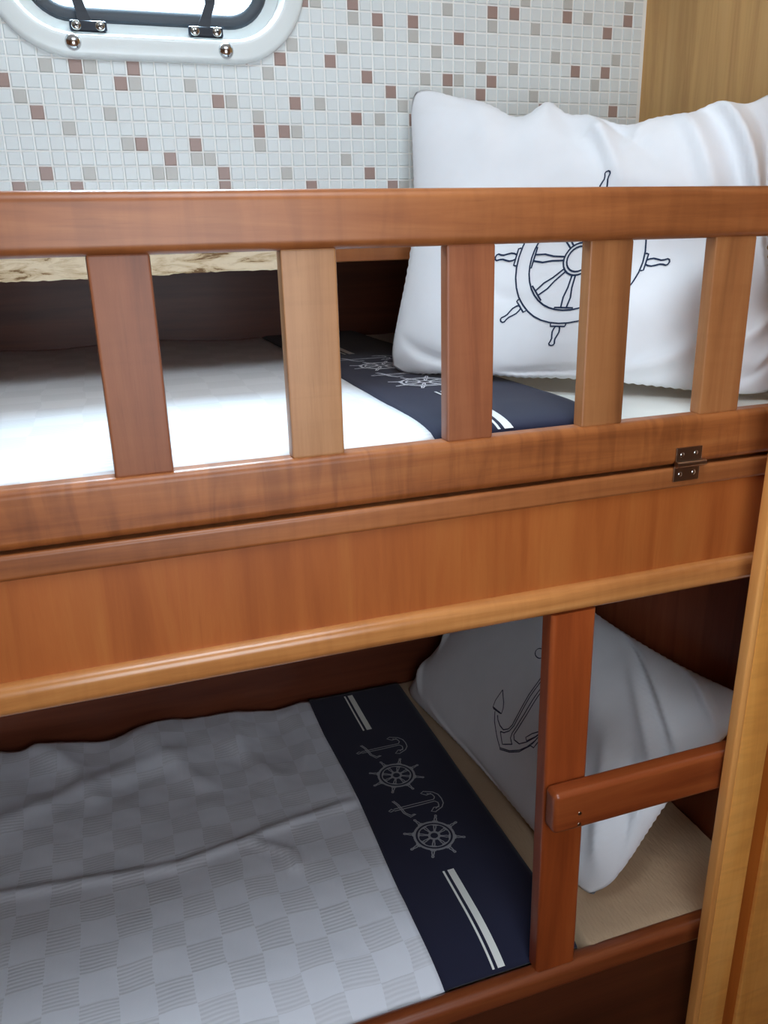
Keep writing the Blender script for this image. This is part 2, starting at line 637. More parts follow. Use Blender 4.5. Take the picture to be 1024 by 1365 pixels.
# bottom edge of the tiled panel: wood strip, torn away on the left
trim = struct('trim_1', rbox(XL, XR, YT - .022, YT + .03, -.038, -.008, .004), 'rail', 'wooden edge strip along the bottom of the tiled wall, torn at one end', 'trim', True)
us = np.linspace(-1.2, .345, 180)
rr = random.Random(11)
jag = [rr.uniform(-1, 1) for _ in us]


def raw_pt(u, v):
    k = int(round((u + 1.2) / 1.545 * 179))
    zb = -.051 + .0010 * jag[k] + .0012 * wav(u, 3, 30) - .006 * max(0, -u) + .012 * max(0, u)
    yy = YT - .024 - .0006 * (wav(u, v * 2, 45) + .6 * jag[(k * 7 + int(v * 9)) % 180])
    return (u, yy if v < 1 else YT + .02, lerp(-.010, zb, min(v / .85, 1)))


mk('torn_edge', grid(raw_pt, list(us), [0, .12, .3, .48, .66, .85, 1.0]), 'raw', trim)
mk('highlight_strip', rbox(XL, XR, YT - .012, YT + .0, -.0075, -.0005, .002), 'plastic', trim, True)  # white strip stands in for the highlight along the panel's bottom edge

# ------------------------------------------------------------------ porthole window
win = thing('window_1', (WX, YT, WZ - WHH), 'white framed porthole window with rounded corners in the tiled wall', 'window', None, 'structure')


def wl(inset, y):
    return [(x, y, z) for x, z in rrect(WX, WZ, WHW - inset, WHH - inset, WR - inset)]


mk('window_frame', ring_loft([wl(0, YT), wl(.000, YT - .010), wl(.003, YT - .015), wl(.008, YT - .018), wl(.028, YT - .018), wl(.033, YT - .016), wl(.036, YT - .010), wl(.0395, YT + .0), wl(.0395, YT)]), 'plastic', win, True)
mk('inner_rim', ring_loft([wl(.036, YT - .008), wl(.041, YT + .012), wl(.058, YT + .022), wl(.062, YT + .026), wl(.062, YT + .05), wl(.036, YT + .05)]), 'plastic', win, True)
mk('gasket', ring_loft([wl(.060, YT + .024), wl(.064, YT + .018), wl(.074, YT + .017), wl(.082, YT + .022), wl(.084, YT + .035), wl(.060, YT + .035)]), 'rubber', win, True)
pane = mk('pane', ring_loft([wl(.066, YT + .026), wl(.12, YT + .026), wl(.12, YT + .032), wl(.066, YT + .032)]), 'glass', win)
me = pane.data
bm = bmesh.new()
bm.from_mesh(me)
bmesh.ops.holes_fill(bm, edges=bm.edges[:])
inner_f, inner_b = [], []
n = len(hole)
bm.verts.ensure_lookup_table()
for f in [f for f in bm.faces if set(v.index // n for v in f.verts) == {1, 2}]:
    bm.faces.remove(f)
bm.verts.ensure_lookup_table()
bm.faces.new([bm.verts[n + k] for k in range(n)])
bm.faces.new([bm.verts[2 * n + k] for k in range(n)])
bmesh.ops.recalc_face_normals(bm, faces=bm.faces)
bm.to_mesh(me)
bm.free()

for cx, lean in ((.043, -.010), (.238, .016)):
    bz = .3535
    plate = mk('hinge_bracket', rbox(cx - .030, cx + .030, YT - .004, YT + .006, bz - .0085, bz + .0085, .0038, 3), 'bracket', win, True)
    for dx in (-.019, .019):
        s = mk('screw', dome_y(cx + dx, YT - .004, bz, .0078, .0024, 16, 3), 'screw', plate, True)
        # cross slot of the screw is cut into the same bracket group
    sl = []
    for dx in (-.019, .019):
        for a in (.4, .4 + math.pi / 2):
            c, sn = math.cos(a), math.sin(a)
            g = rbox(-.0042, .0042, -.0004, .0006, -.0009, .0009)
            sl.append(([(cx + dx + p[0] * c - p[2] * sn, YT - .0062 + p[1], bz + p[0] * sn + p[2] * c) for p in g[0]], g[1]))
    mk('screw_slot', join(*sl), 'slot', plate)
    # flat arm that rises to the opening pane
    P = [(cx - .004, YT + .002, bz + .004), (cx - .004 + lean * .4, YT + .006, bz + .022), (cx - .004 + lean, YT + .008, bz + .045), (cx - .004 + lean * 1.2, YT + .010, bz + .085)]
    hw = (.012, .009, .008, .0105)
    V, F = [], []
    for (x, y, z), h in zip(P, hw):
        V += [(x - h, y - .003, z), (x + h, y - .003, z), (x + h, y + .003, z), (x - h, y + .003, z)]
    for a in range(3):
        for k in range(4):
            F.append([a * 4 + k, a * 4 + (k + 1) % 4, a * 4 + 4 + (k + 1) % 4, a * 4 + 4 + k])
    F += [[3, 2, 1, 0], [12, 13, 14, 15]]
    mk('stay_arm', (V, F), 'bracket', plate)
for cx, cz in ((.0155, .3255), (.268, .3225)):
    b = mk('cap_nut', join(dome_y(cx, YT - .0175, cz, .0132, .009, 20, 5)), 'chrome', win, True)

# ------------------------------------------------------------------ upper berth
berth = thing('bunk_berth', (.2, 1.0, -.56), 'upper bunk berth with orange brown veneer front and rounded mouldings', 'bunk')
X0, X1 = XL + .002, XR - .002


def rounded(y0, y1, z0, z1, r, seg=5, corners=(1, 1, 1, 1)):
    """(y, z) outline; corners: front-bottom, front-top, back-top, back-bottom"""
    pts = []
    for (cy, cz, a0, on) in ((y0, z0, 180, corners[0]), (y1, z0, 270, corners[3]), (y1, z1, 0, corners[2]), (y0, z1, 90, corners[1])):
        sy, sz = (1 if cy == y0 else -1), (1 if cz == z0 else -1)
        if not on:
            pts.append((cy, cz))
            continue
        for k in range(seg + 1):
            a = math.radians(a0 + 90 * k / seg)
            pts.append((cy + sy * r + r * math.cos(a), cz + sz * r + r * math.sin(a)))
    return pts


mk('cap_strip', profile_x(rounded(1.0, 1.045, -.379, -.3455, .006, 4), X0, X1), 'rail', berth, True)
mk('veneer_panel', rbox(X0, X1, 1.006, 1.03, -.53, -.3785), 'panel', berth)
mk('moulding', profile_x(rounded(.990, 1.035, -.558, -.514, .015, 6), X0, X1), 'moulding', berth, True)
mk('base_board', rbox(X0, X1, 1.032, YL - .005, -.44, -.415), 'board', berth)
mk('base_extension', rbox(X0, X1, YL - .004, YU - .005, -.455, -.415), 'board', berth)

# hinged guard rail
rail = thing('guard_rail', (.2, 1.0, -.343), 'brown wooden guard rail with upright slats along the upper bunk', 'guard rail')
mk('top_rail', profile_x(rounded(1.0, 1.038, -.0085, .061, .013, 6), X0, X1), 'rail', rail, True)
mk('lower_rail', profile_x(rounded(1.0, 1.038, -.342, -.266, .012, 6), X0, X1), 'rail_curly', rail, True)
for k, (a, b) in enumerate(((-.655, -.585), (-.44, -.37), (-.225, -.155), (-.0075, .063), (.214, .285), (.432, .502), (.645, .715), (.853, .927), (1.06, 1.125))):
    mk('slat', rbox(a, b, 1.007, 1.031, -.268, -.006, .004, 2), 'slat_dark' if k == 3 or k == 5 else 'slat_light' if k == 4 else 'slat', rail, True)
# butt hinge between the rail and the berth front
hx0, hx1, hz = .810, .858, -.3395
leafs = join(rbox(hx0, hx1, .9968, .9998, hz + .004, hz + .026, .0014, 2), rbox(hx0 - .002, hx1 - .002, .9968, .9998, hz - .028, hz - .004, .0014, 2))
hinge = mk('hinge', leafs, 'nickel', rail, True)
mk('barrel', join(tube([(hx0 - .001, .9945, hz), (.832, .9945, hz)], .0052, 12), tube([(.8326, .9945, hz), (hx1 + .005, .9945, hz)], .0050, 12)), 'nickel', hinge, True)
for dx, dz in ((.011, .0145), (.036, .0155), (.010, -.0165), (.035, -.0155)):
    mk('screw', dome_y(hx0 + dx, .9974, hz + dz, .0042, .0016, 14, 3), 'screw', hinge, True)

# ------------------------------------------------------------------ lower berth, ladder
low = thing('bunk_berth', (.2, 1.0, ZF), 'lower bunk berth with a dark red-brown front board', 'bunk')
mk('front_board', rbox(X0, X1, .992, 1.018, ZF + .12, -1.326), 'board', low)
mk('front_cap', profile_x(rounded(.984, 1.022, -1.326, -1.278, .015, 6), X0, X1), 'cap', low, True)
mk('base_board', rbox(X0, X1, 1.024, YL - .004, -1.56, -1.53), 'board', low)
mk('plinth', rbox(X0, X1, 1.03, 1.06, ZF + .001, ZF + .119), 'board', low)

ladder = thing('bunk_ladder', (.64, 1.0, -1.275), 'reddish wooden post and step rail between the lower and upper bunk', 'ladder')
pp = rounded(.994, 1.028, .603, .683, .007, 4)     # (y, x) outline of the post
n = len(pp)
mk('post', ([(x, y, -1.2775) for y, x in pp] + [(x, y, -.5583) for y, x in pp],
            [[i, (i + 1) % n, n + (i + 1) % n, n + i] for i in range(n)] + [list(range(n)), list(range(n, 2 * n))]), 'post', ladder, True)
rg = mk('rung', rbox(.602, 1.12, .958, .9935, -.945, -.866, .010, 4), 'rung', ladder, True)
for z in (-.912, -.934):
    mk('screw', dome_y(.650, .9582, z, .0038, .0012, 14, 3), 'nickel', rg, True)

# ------------------------------------------------------------------ partition in front of the head end
part = thing('wooden_partition', (1.3, .93, ZF), 'golden wooden partition with a lipped edge and panel groove in front of the bunks', 'partition')
shear = .021 / 1.05
def lean(g):
    return ([(x + shear * (z + .41), y, z) for x, y, z in g[0]], g[1])


mk('edge_strip', lean(rbox(.936, .950, .927, .949, ZF + .001, ZC - .001, .004, 2)), 'lipping', part, True)
mk('stile', lean(rbox(.9503, 1.012, .929, .947, ZF + .001, ZC - .001, .003, 2)), 'partition', part, True)
mk('groove', lean(rbox(1.0125, 1.046, .937, .945, ZF + .001, ZC - .001)), 'partition_groove', part)
mk('panel', lean(rbox(1.0465, 2.22, .930, .946, ZF + .001, ZC - .001, .003, 2)), 'partition', part, True)

# ------------------------------------------------------------------ mattresses
ZUM, ZLM = -.268, -1.285


def edge_drop(y, y0, d, w):
    t = max(0.0, min(1.0, (y0 + w - y) / w))
    return -d * (1 - math.sqrt(max(0.0, 1 - t * t)))


def mat_up(x, y):
    return (x, y, ZUM + edge_drop(y, 1.043, .022, .13) * (1 - .6 * sstep(.72, .80, x)))


ys = list(np.concatenate([np.linspace(1.046, 1.07, 6), np.linspace(1.09, YU - .004, 14)]))
mu = thing('mattress', (.0, 1.4, -.414), 'off-white upper bunk mattress with a piped front edge', 'mattress')
mk('body', slab(mat_up, list(np.linspace(X0 + .004, X1 - .003, 30)), ys, 0, -.413), 'sheet', mu, True)
mk('piping', tube([(x, 1.046, mat_up(x, 1.047)[2] - .002) for x in np.linspace(X0 + .01, X1 - .006, 20)], .0035, 8), 'sheet', mu, True)

ml = thing('mattress', (.0, 1.4, -1.529), 'beige fleece covered mattress of the lower bunk', 'mattress')


def mat_low(x, y):
    return (x, y, ZLM - .004 + edge_drop(y, 1.0, .050, .16))


mk('body', slab(mat_low, list(np.linspace(X0 + .004, X1 - .004, 70)), list(np.linspace(1.03, YL - .006, 40)), 0, -1.528), 'fleece', ml, True)
frng = np.random.RandomState(4)
fj = frng.uniform(-1, 1, (400, 140))


def fleece(u, v):
    i, j = int(round((u - .706) / (X1 - .712) * 219)), int(round(v * 119))
    y_front = 1.008 + .008 * wav(u, 1, 40) + .004 * fj[i, 0]
    y = lerp(y_front, YL - .012, v ** 1.15)
    z = ZLM + .008 + .004 * wav(u, y, 9) + .0012 * wav(u, y, 60) + 0.0007 * fj[i, j] + .0008 * wav(u + 7, y, 130) + edge_drop(y, 1.0, .008, .04)
    z -= .030 * (1 - sstep(.706, .735, u)) * (1 - sstep(1.05, 1.15, y))
    return (u, y, z)


mk('fleece_cover', slab(fleece, list(np.linspace(.706, X1 - .006, 220)), [k / 119 for k in range(120)], .006), 'fleece', ml, 'all')

# ------------------------------------------------------------------ bedspreads
def seg_ridge(x, y, pts, w, amp):
    best = 1e9
    for (ax, ay), (bx, by) in zip(pts, pts[1:]):
        dx, dy = bx - ax, by - ay
        t = max(0, min(1, ((x - ax) * dx + (y - ay) * dy) / (dx * dx + dy * dy)))
        best = min(best, math.hypot(x - ax - t * dx, y - ay - t * dy))
    return amp * math.exp(-(best / w) ** 2)


CREASE = [(-.45, 1.535), (-.319, 1.526), (-.127, 1.498), (.012, 1.48), (.162, 1.508), (.198, 1.52), (.43, 1.55)]


def low_h(x, y):
    k = 1 - sstep(.38, .46, x)
    z = ZLM + .024
    z += k * (.008 * wav(x, y, 7) + (.003 + .004 * sstep(1.4, 1.8, y)) * wav(x + 3, y, 19) + .0018 * wav(x, y + 2, 45) * sstep(1.3, 1.7, y))
    z += k * seg_ridge(x, y, CREASE, .013, .0075)
    z += k * seg_ridge(x, y, [(.17, 1.50), (.24, 1.44), (.25, 1.39)], .012, .008)
    z += k * seg_ridge(x, y, [(-.5, 1.70), (-.3, 1.78), (-.1, 1.86), (.05, 1.87)], .035, .010)
    z += k * sstep(1.55, 1.8, y) * (seg_ridge(x, y, [(-.05, 1.98), (.04, 1.84), (.10, 1.74)], .022, .010) + seg_ridge(x, y, [(.22, 2.0), (.20, 1.86), (.27, 1.72)], .020, .009) + seg_ridge(x, y, [(.36, 1.98), (.38, 1.84), (.34, 1.70)], .018, .008) + seg_ridge(x, y, [(-.30, 2.0), (-.20, 1.90), (-.16, 1.78)], .025, .012))
    back = sstep(1.80, 2.0, y)
    z += k * back * (.018 + .009 * math.sin(x * 11 + 1.0) + .008 * math.sin(x * 27 + 2))
    z += k * sstep(-.05, -.6, x) * sstep(1.5, 1.95, y) * .03
    z += edge_drop(y, 1.0, .050, .16)
    return z


def up_h(x, y):
    k = 1 - sstep(.38, .46, x)
    z = ZUM + .0125
    z += k * (.0025 * wav(x, y, 6) + .0015 * wav(x + 5, y, 18))
    z += k * sstep(1.9, 2.3, y) * .006 * (1 + math.sin(x * 13))
    z += edge_drop(y, 1.043, .022, .13)
    return z


def band_left(y, up):
    return .432 + .004 * math.sin(y * 9)


def back_edge(x, up):
    if up:
        return YU - .012
    return 2.022 + .010 * math.sin(x * 9 + .5) + .006 * math.sin(x * 23)


def strokes_mesh(strokes, w, fn, lift):
    """ribbons along 2-D polylines laid on a surface fn(a, b) -> point"""
    V, F = [], []
    for s in strokes:
        s = [np.array(p, float) for p in s]
        n0 = len(V)
        for i, p in enumerate(s):
            t = s[min(i + 1, len(s) - 1)] - s[max(i - 1, 0)]
            t = t / (np.linalg.norm(t) + 1e-12)
            q = np.array((-t[1], t[0])) * w / 2
            V += [fn(*(p + q), lift), fn(*(p - q), lift)]
        for i in range(len(s) - 1):
            a = n0 + 2 * i
            F.append([a, a + 1, a + 3, a + 2])
    return V, F


def circle(cx, cy, r, n=40, a0=0.0, a1=2 * math.pi):
    return [(cx + r * math.cos(a0 + (a1 - a0) * k / n), cy + r * math.sin(a0 + (a1 - a0) * k / n)) for k in range(n + 1)]


def wheel_strokes(cx, cy, r, rot, hub=.26, rim=.80, spoke=.075, handle=1.5, rings=True, nsp=8):
    S = [circle(cx, cy, r), circle(cx, cy, r * rim), circle(cx, cy, r * hub, 24), circle(cx, cy, r * hub * .78, 24)]
    if rings:
        S.append(circle(cx, cy, r * .94))
    for k in range(nsp):
        a = rot + 2 * math.pi * k / nsp

        def T(u, v):
            return (cx + r * (u * math.cos(a) - v * math.sin(a)), cy + r * (u * math.sin(a) + v * math.cos(a)))
        for sg in (-1, 1):
            S.append([T(hub, sg * spoke * .45), T(hub + (rim - hub) * .35, sg * spoke * .55), T(hub + (rim - hub) * .62, sg * spoke * 1.0), T(rim * .955, sg * spoke * .75)])
        S.append([T(rim * .99, -.15), T(rim * .945, -.15), T(rim * .945, .15), T(rim * .99, .15)])
        S.append([T(1.005, -.13), T(1.05, -.12), T(1.05, .12), T(1.005, .13)])
        o = [(1.05, .032), (1.11, .05), (1.19, .058), (1.28, .045), (1.36, .030), (1.43, .034), (1.50, .048), (1.54, .036), (1.56, 0)]
        o = [(1.05 + (u - 1.05) * (handle - 1.05) / .51, v) for u, v in o]
        S.append([T(u, v) for u, v in o] + [T(u, -v) for u, v in o[::-1]])
    return S


def anchor_strokes(x0, x1, cy, hw):
    """anchor lying along x: ring at x0, crown at x1, half width hw"""
    L = x1 - x0

    def T(u, v):
        return (x0 + u * L, cy + v * hw)
    S = [circle(x0 + .05 * L, cy - .02, L * .035, 12)]
    S = [[T(.03, -.10), T(.10, -.02), T(.06, .14), T(.0, .02), T(.03, -.10)]]
    for v in (-.09, .09):
        S.append([T(.10, v), T(.5, v * 1.2), T(.86, v)])
    S.append([T(.17, .85), T(.22, .4), T(.24, 0), T(.26, -.5), T(.33, -.85), T(.40, -.8)])
    S.append([T(.14, .85), T(.19, .4), T(.21, 0), T(.23, -.5), T(.31, -1.0), T(.42, -.85)])
    for sg in (-1, 1):
        S.append([T(1.0, 0), T(.985, sg * .45), T(.92, sg * .8), T(.78, sg * 1.05)])
        S.append([T(.86, sg * .09), T(.90, sg * .3), T(.885, sg * .6), T(.80, sg * .8)])
        S.append([T(.78, sg * 1.1), T(.70, sg * .95), T(.78, sg * .65), T(.88, sg * .72)])
    return S


def bedspread(hfun, up, label, cover_mat, dy, thread):
    z0 = ZUM if up else ZLM
    bs = thing('bedspread', (.0, 1.5, z0), label, 'bedspread', 'nautical bedspreads')
    ya = 1.044 if up else 1.024

    def cov(u, v):
        x = lerp(X0 + .02, band_left(lerp(ya, 2.0, v), up) + .002, u)
        y = lerp(ya, back_edge(x, up), v)
        return (x, y, hfun(x, y))
    nu, nv = (90, 60) if up else (170, 110)
    mk('white_cover', slab(cov, [1 - (1 - k / nu) ** 1.0 for k in range(nu + 1)], [k / nv for k in range(nv + 1)], .004 if up else .006), cover_mat, bs, 'all')

    def bnd(u, v):
        y = lerp(ya, 2.022 if not up else YU - .012, v)
        x = lerp(band_left(y, up), .707 if not up else .712, u)
        e = min(u, 1 - u)
        return (x, y, hfun(x, y) + .0035 - .003 * (1 - sstep(0, .03, e)) + .0012 * wav(x, y, 14))
    band = mk('navy_band', slab(bnd, [k / 24 for k in range(25)], [k / 80 for k in range(81)], .004 if up else .006), 'navy', bs, 'all')
    tag(band, 'navy blue end band with embroidered anchors and ship wheels')

    def on(x, y, lift):
        return (x, y, hfun(x, y) + .0035 + .0012 * wav(x, y, 14) + lift)
    w = .0026
    for cx, cy, rt in ((.550, 1.602, .30), (.556, 1.371, .35)):
        mk('embroidered_wheel', strokes_mesh(wheel_strokes(cx, cy + dy, .0455, rt, .28, .78, .06, 1.5), w, on, .0012), thread, band)
    for xa, xb, cy in ((.484, .619, 1.722), (.488, .620, 1.482)):
        mk('embroidered_anchor', strokes_mesh(anchor_strokes(xa, xb, cy + dy, .036), w, on, .0012), thread, band)

    def stripe(xa, xb, y0, y1):
        return [((xa + xb) / 2, y) for y in np.linspace(y0, y1, 24)]
    for y0, y1 in ((1.815 + dy, 2.0 + dy), (ya + .004, 1.265 + dy)):
        mk('ribbon_stripe', strokes_mesh([stripe(.5425, .5555, y0, y1)], .0145, on, .0014), 'ribbon', band)
        mk('ribbon_stripe', strokes_mesh([stripe(.531, .535, y0, y1)], .0045, on, .0014), 'ribbon', band)
    return bs


bedspread(up_h, True, 'white bedspread with navy nautical end band on the upper bunk', 'white_cover', .03, 'thread_white')
bedspread(low_h, False, 'checked white bedspread with navy nautical end band on the lower bunk', 'check_cover', 0.0, 'thread')


# ------------------------------------------------------------------ pillows
#PILLOW-BEGIN
def inflate(nx, ny, w, h, steps, seed, puff, bend=.18):
    """two sewn sheets blown up by stuffing: position based cloth, returns [side, j, i, xyz]"""
    rg = np.random.RandomState(seed)
    gx, gy = np.meshgrid(np.linspace(-w / 2, w / 2, nx), np.linspace(-h / 2, h / 2, ny))
    P = np.zeros((2, ny, nx, 3))
    P[..., 0], P[..., 1] = gx, gy
    bub = np.sin(np.pi * (gx / w + .5)) * np.sin(np.pi * (gy / h + .5))
    nz = rg.uniform(-1, 1, (ny, nx)) * .0015
    P[0, ..., 2] = .02 * bub + nz * (bub > .05)
    P[1, ..., 2] = -.02 * bub
    V = np.zeros_like(P)
    ex, ey = w / (nx - 1), h / (ny - 1)
    ed = math.hypot(ex, ey)

    def con(A, B, L, k, comp=1.0):
        d = B - A
        l = np.linalg.norm(d, axis=-1, keepdims=True) + 1e-12
        c = (l - L)
        c = np.where(c < 0, c * comp, c) * k
        q = d / l * c * .5
        A += q
        B -= q
    for st in range(steps):
        a = P[:, 1:, 1:] - P[:, :-1, :-1]
        b = P[:, 1:, :-1] - P[:, :-1, 1:]
        n = np.cross(a, b)
        n /= np.linalg.norm(n, axis=-1, keepdims=True) + 1e-12
        n[1] *= -1
        f = np.zeros_like(P)
        for dj in (0, 1):
            for di in (0, 1):
                f[:, dj:ny - 1 + dj, di:nx - 1 + di] += n * .25
        V = V * .93 + f * puff
        V[..., 1] -= .000004
        P0 = P.copy()
        P = P + V
        for it in range(6):
            for o in (0, 1):
                con(P[:, :, o:nx - 1:2][:, :, :(nx - o) // 2], P[:, :, o + 1::2], ex, 1.0, .8)
                con(P[:, o:ny - 1:2][:, :(ny - o) // 2], P[:, o + 1::2], ey, 1.0, .8)
            for o in (0, 1):
                con(P[:, o:ny - 1:2, :-1][:, :(ny - o) // 2], P[:, o + 1::2, 1:], ed, .25, .3)
                con(P[:, o:ny - 1:2, 1:][:, :(ny - o) // 2], P[:, o + 1::2, :-1], ed, .25, .3)
            av = (P[0] + P[1]) / 2
            for sl in ((0, slice(None)), (-1, slice(None)), (slice(None), 0), (slice(None), -1)):
                P[(0,) + sl] = av[sl]
                P[(1,) + sl] = av[sl]
        # a little bending stiffness
        lap = (P[:, 2:, 1:-1] + P[:, :-2, 1:-1] + P[:, 1:-1, 2:] + P[:, 1:-1, :-2]) / 4 - P[:, 1:-1, 1:-1]
        P[:, 1:-1, 1:-1] += bend * lap
        V = (P - P0)
    return P


def pillow_fn(B0, B1, T0, T1, T, front, ridges, top_dip, seed, rest, flat=.55, nx=96, ny=72, sag=0.0, relax=.66, relax_b=1.0, relax_s=.66, bow=.0, dip=.0):
    B0, B1, T0, T1 = [np.array(p, float) for p in (B0, B1, T0, T1)]
    nrm = np.cross((B1 + T1) - (B0 + T0), (T0 + T1) - (B0 + B1))
    nrm /= np.linalg.norm(nrm)
    if nrm @ np.array(front) < 0:
        nrm = -nrm
    Wd = np.linalg.norm(B1 + T1 - B0 - T0) / 2
    Hd = np.linalg.norm(T0 + T1 - B0 - B1) / 2
    P = inflate(nx, ny, Wd, Hd, 170, seed, .00009)
    z = P[..., 2] * T / P[0, ..., 2].max()
    cxm = np.abs(P[0, [0, 0, -1, -1], [0, -1, 0, -1], 0]).mean()
    cym = np.abs(P[0, [0, 0, -1, -1], [0, -1, 0, -1], 1]).mean()
    s = .5 + P[..., 0] / (2 * cxm)
    t = .5 + P[..., 1] / (2 * cym)
    s0, t0 = s.copy(), t.copy()
    ks, kt = .5 / (.5 - s0[0, ny // 2, 0]) - 1, .5 / (.5 - t0[0, 0, nx // 2]) - 1
    s = .5 + (s0 - .5) * (1 + np.where(s0 > .5, relax_s, .66) * ks * (1 - np.clip(np.abs(2 * t0 - 1), 0, 1) ** 3))
    t = .5 + (t0 - .5) * (1 + np.where(t0 < .5, relax_b, relax) * kt * (1 - np.clip(np.abs(2 * s0 - 1), 0, 1) ** 3))
    t = t - sag * (1 - (2 * s - 1) ** 2) * np.clip(t, 0, 1) ** 2
    s, t, z3 = s[..., None], t[..., None], z[..., None]
    Q = (B0 * (1 - s) + B1 * s) * (1 - t) + (T0 * (1 - s) + T1 * s) * t
    uu, vv = np.meshgrid(np.linspace(0, 1, nx), np.linspace(0, 1, ny))
    if top_dip is not None:
        Q[..., 2] += top_dip(uu) * vv ** 3
    r = np.zeros((ny, nx))
    px, py = uu * Wd, vv * Hd
    for (a, b, c, d, w, amp) in ridges:
        ax, ay, dx, dy = a * Wd, b * Hd, (c - a) * Wd, (d - b) * Hd
        q = np.clip(((px - ax) * dx + (py - ay) * dy) / (dx * dx + dy * dy), 0, 1)
        ds = np.hypot(px - ax - q * dx, py - ay - q * dy)
        r += amp * np.exp(-(ds / w) ** 2) * (1 - .75 * np.abs(2 * q - 1) ** 2)
    r += .0016 * wav(px + seed, py, 16) + .0008 * wav(px, py + seed, 42)
    e = np.minimum(1, 12 * np.minimum(uu, 1 - uu)) * np.minimum(1, 12 * np.minimum(vv, 1 - vv))
    z3[0, ..., 0] += r * e
    z3[1] *= flat
    Q = Q + nrm * z3
    nh = nrm * np.array((1, 1, 0))
    nh /= np.linalg.norm(nh)
    Q += nh * (bow * np.sin(np.pi * uu) * (1 - vv) ** 2)[None, ..., None]
    Q[..., 2] += rest - Q[..., 2].min()
    Q[..., 2] -= (dip * np.clip((uu - .25) / .15, 0, 1) * (1 - vv) ** 2)[None]

    def fn(u, v, side, lift=0.0):
        x, y = min(max(u, 0), 1) * (nx - 1), min(max(v, 0), 1) * (ny - 1)
        i, j = min(int(x), nx - 2), min(int(y), ny - 2)
        a, b = x - i, y - j
        G = Q[0 if side > 0 else 1]
        p = (G[j, i] * (1 - a) + G[j, i + 1] * a) * (1 - b) + (G[j + 1, i] * (1 - a) + G[j + 1, i + 1] * a) * b
        if lift:
            n = np.cross(G[j, i + 1] - G[j, i], G[j + 1, i] - G[j, i])
            n /= np.linalg.norm(n) + 1e-12
            p = p + n * (lift if n @ nrm > 0 else -lift)
        return p
    return fn, Wd, Hd, Q


UP_R = [(.50, .97, .60, .62, .012, .018), (.52, .95, .68, .70, .010, -.012), (.42, .93, .56, .66, .02, -.012), (.55, .70, .75, .60, .02, .010),
        (.72, 1.0, .80, .55, .014, .020), (.78, 1.0, .88, .50, .018, -.020), (.82, 1.0, .95, .40, .012, .026), (.90, .96, .99, .35, .014, -.020),
        (.60, .40, .74, .46, .03, -.016), (.74, .36, .95, .56, .025, .018), (.08, .15, .30, .08, .012, -.010), (.35, .06, .55, .10, .010, -.010), (.62, .10, .80, .22, .016, .014),
        (.80, .05, .95, .12, .014, -.016), (.84, .20, 1.0, .28, .012, .018), (.03, .9, .2, .86, .012, .006), (.30, .36, .46, .30, .006, -.004), (.2, .97, .3, .7, .02, .008),
        (.66, .95, .60, .75, .008, .010), (.56, .88, .50, .78, .008, .008), (.70, .55, .86, .62, .012, -.010), (.90, .10, 1.0, .20, .008, .014)]
LO_R = [(.58, .98, .95, .62, .009, 0.0145), (.62, .92, .98, .55, .010, -0.0130), (.70, .80, 1.0, .44, .011, 0.0145), (.76, .98, .99, .80, .008, 0.0145), (.55, .75, .85, .45, .025, 0.0116), (.02, .62, .12, .35, .010, 0.0232), (.05, .75, .16, .5, .012, -0.0203),
        (.78, .55, .93, .15, .010, 0.0145), (.82, .6, .98, .2, .009, -0.0145), (.86, .38, .97, .08, .008, 0.0174), (.90, .5, .99, .3, .007, 0.0145), (.4, .1, .7, .04, .010, -0.0101), (.2, .12, .4, .05, .010, 0.0101), (.75, .2, .9, .02, .008, 0.0145), (.15, .95, .35, .75, .02, -0.0145), (.02, .25, .14, .12, .010, 0.0145)]


def up_top(u):
    return .020 * np.exp(-((u - .40) / .035) ** 2) - .016 * np.exp(-((u - .32) / .05) ** 2) - .018 * np.exp(-((u - .62) / .10) ** 2) + .006 * np.sin(u * 40) * u


UP = pillow_fn((.545, 1.545, -.243), (1.050, 1.060, -.240), (.612, 1.560, .255), (1.122, 1.205, .200), .066, (-1, -1, 0), UP_R, up_top, 2, -.2505, bow=.058, dip=.013)
LO = pillow_fn((.735, 1.985, -1.262), (.800, 1.105, -1.262), (1.085, 1.990, -.87), (1.122, 1.118, -.890), .088, (-1, 0, 1), LO_R, None, 5, -1.270, relax=.8, relax_b=1.0, relax_s=1.15, bow=.012)
#PILLOW-END


def pillow(name, fdef, label, mat):
    Q = fdef[3]
    ny, nx = Q.shape[1:3]
    b = fdef[0](.5, 0, 1)
    root = thing(name, tuple(b), label, 'pillow')
    V = [tuple(p) for p in Q[0].reshape(-1, 3)]
    F = [[j * nx + i, j * nx + i + 1, (j + 1) * nx + i + 1, (j + 1) * nx + i] for j in range(ny - 1) for i in range(nx - 1)]
    idx = {}
    for j in range(ny):
        for i in range(nx):
            if i in (0, nx - 1) or j in (0, ny - 1):
                idx[i, j] = j * nx + i
            else:
                idx[i, j] = len(V)
                V.append(tuple(Q[1, j, i]))
    F += [[idx[i, j], idx[i, j + 1], idx[i + 1, j + 1], idx[i + 1, j]] for j in range(ny - 1) for i in range(nx - 1)]
    mk('pillowcase', (V, F), mat, root, 'all')
    return root


pu = pillow('pillow', UP, 'white pillow printed with a ship wheel leaning on the upper bunk walls', 'pillow')
pl = pillow('pillow', LO, 'white pillow printed with an anchor leaning at the head of the lower bunk', 'pillow2')

# ship wheel print
WU0, WV0, WRAD = .52, .434, .080


def on_up(a, b, lift):
    return tuple(UP[0](WU0 + (1.06 * a + .27 * b) / UP[1], WV0 + b / UP[2], 1, lift))


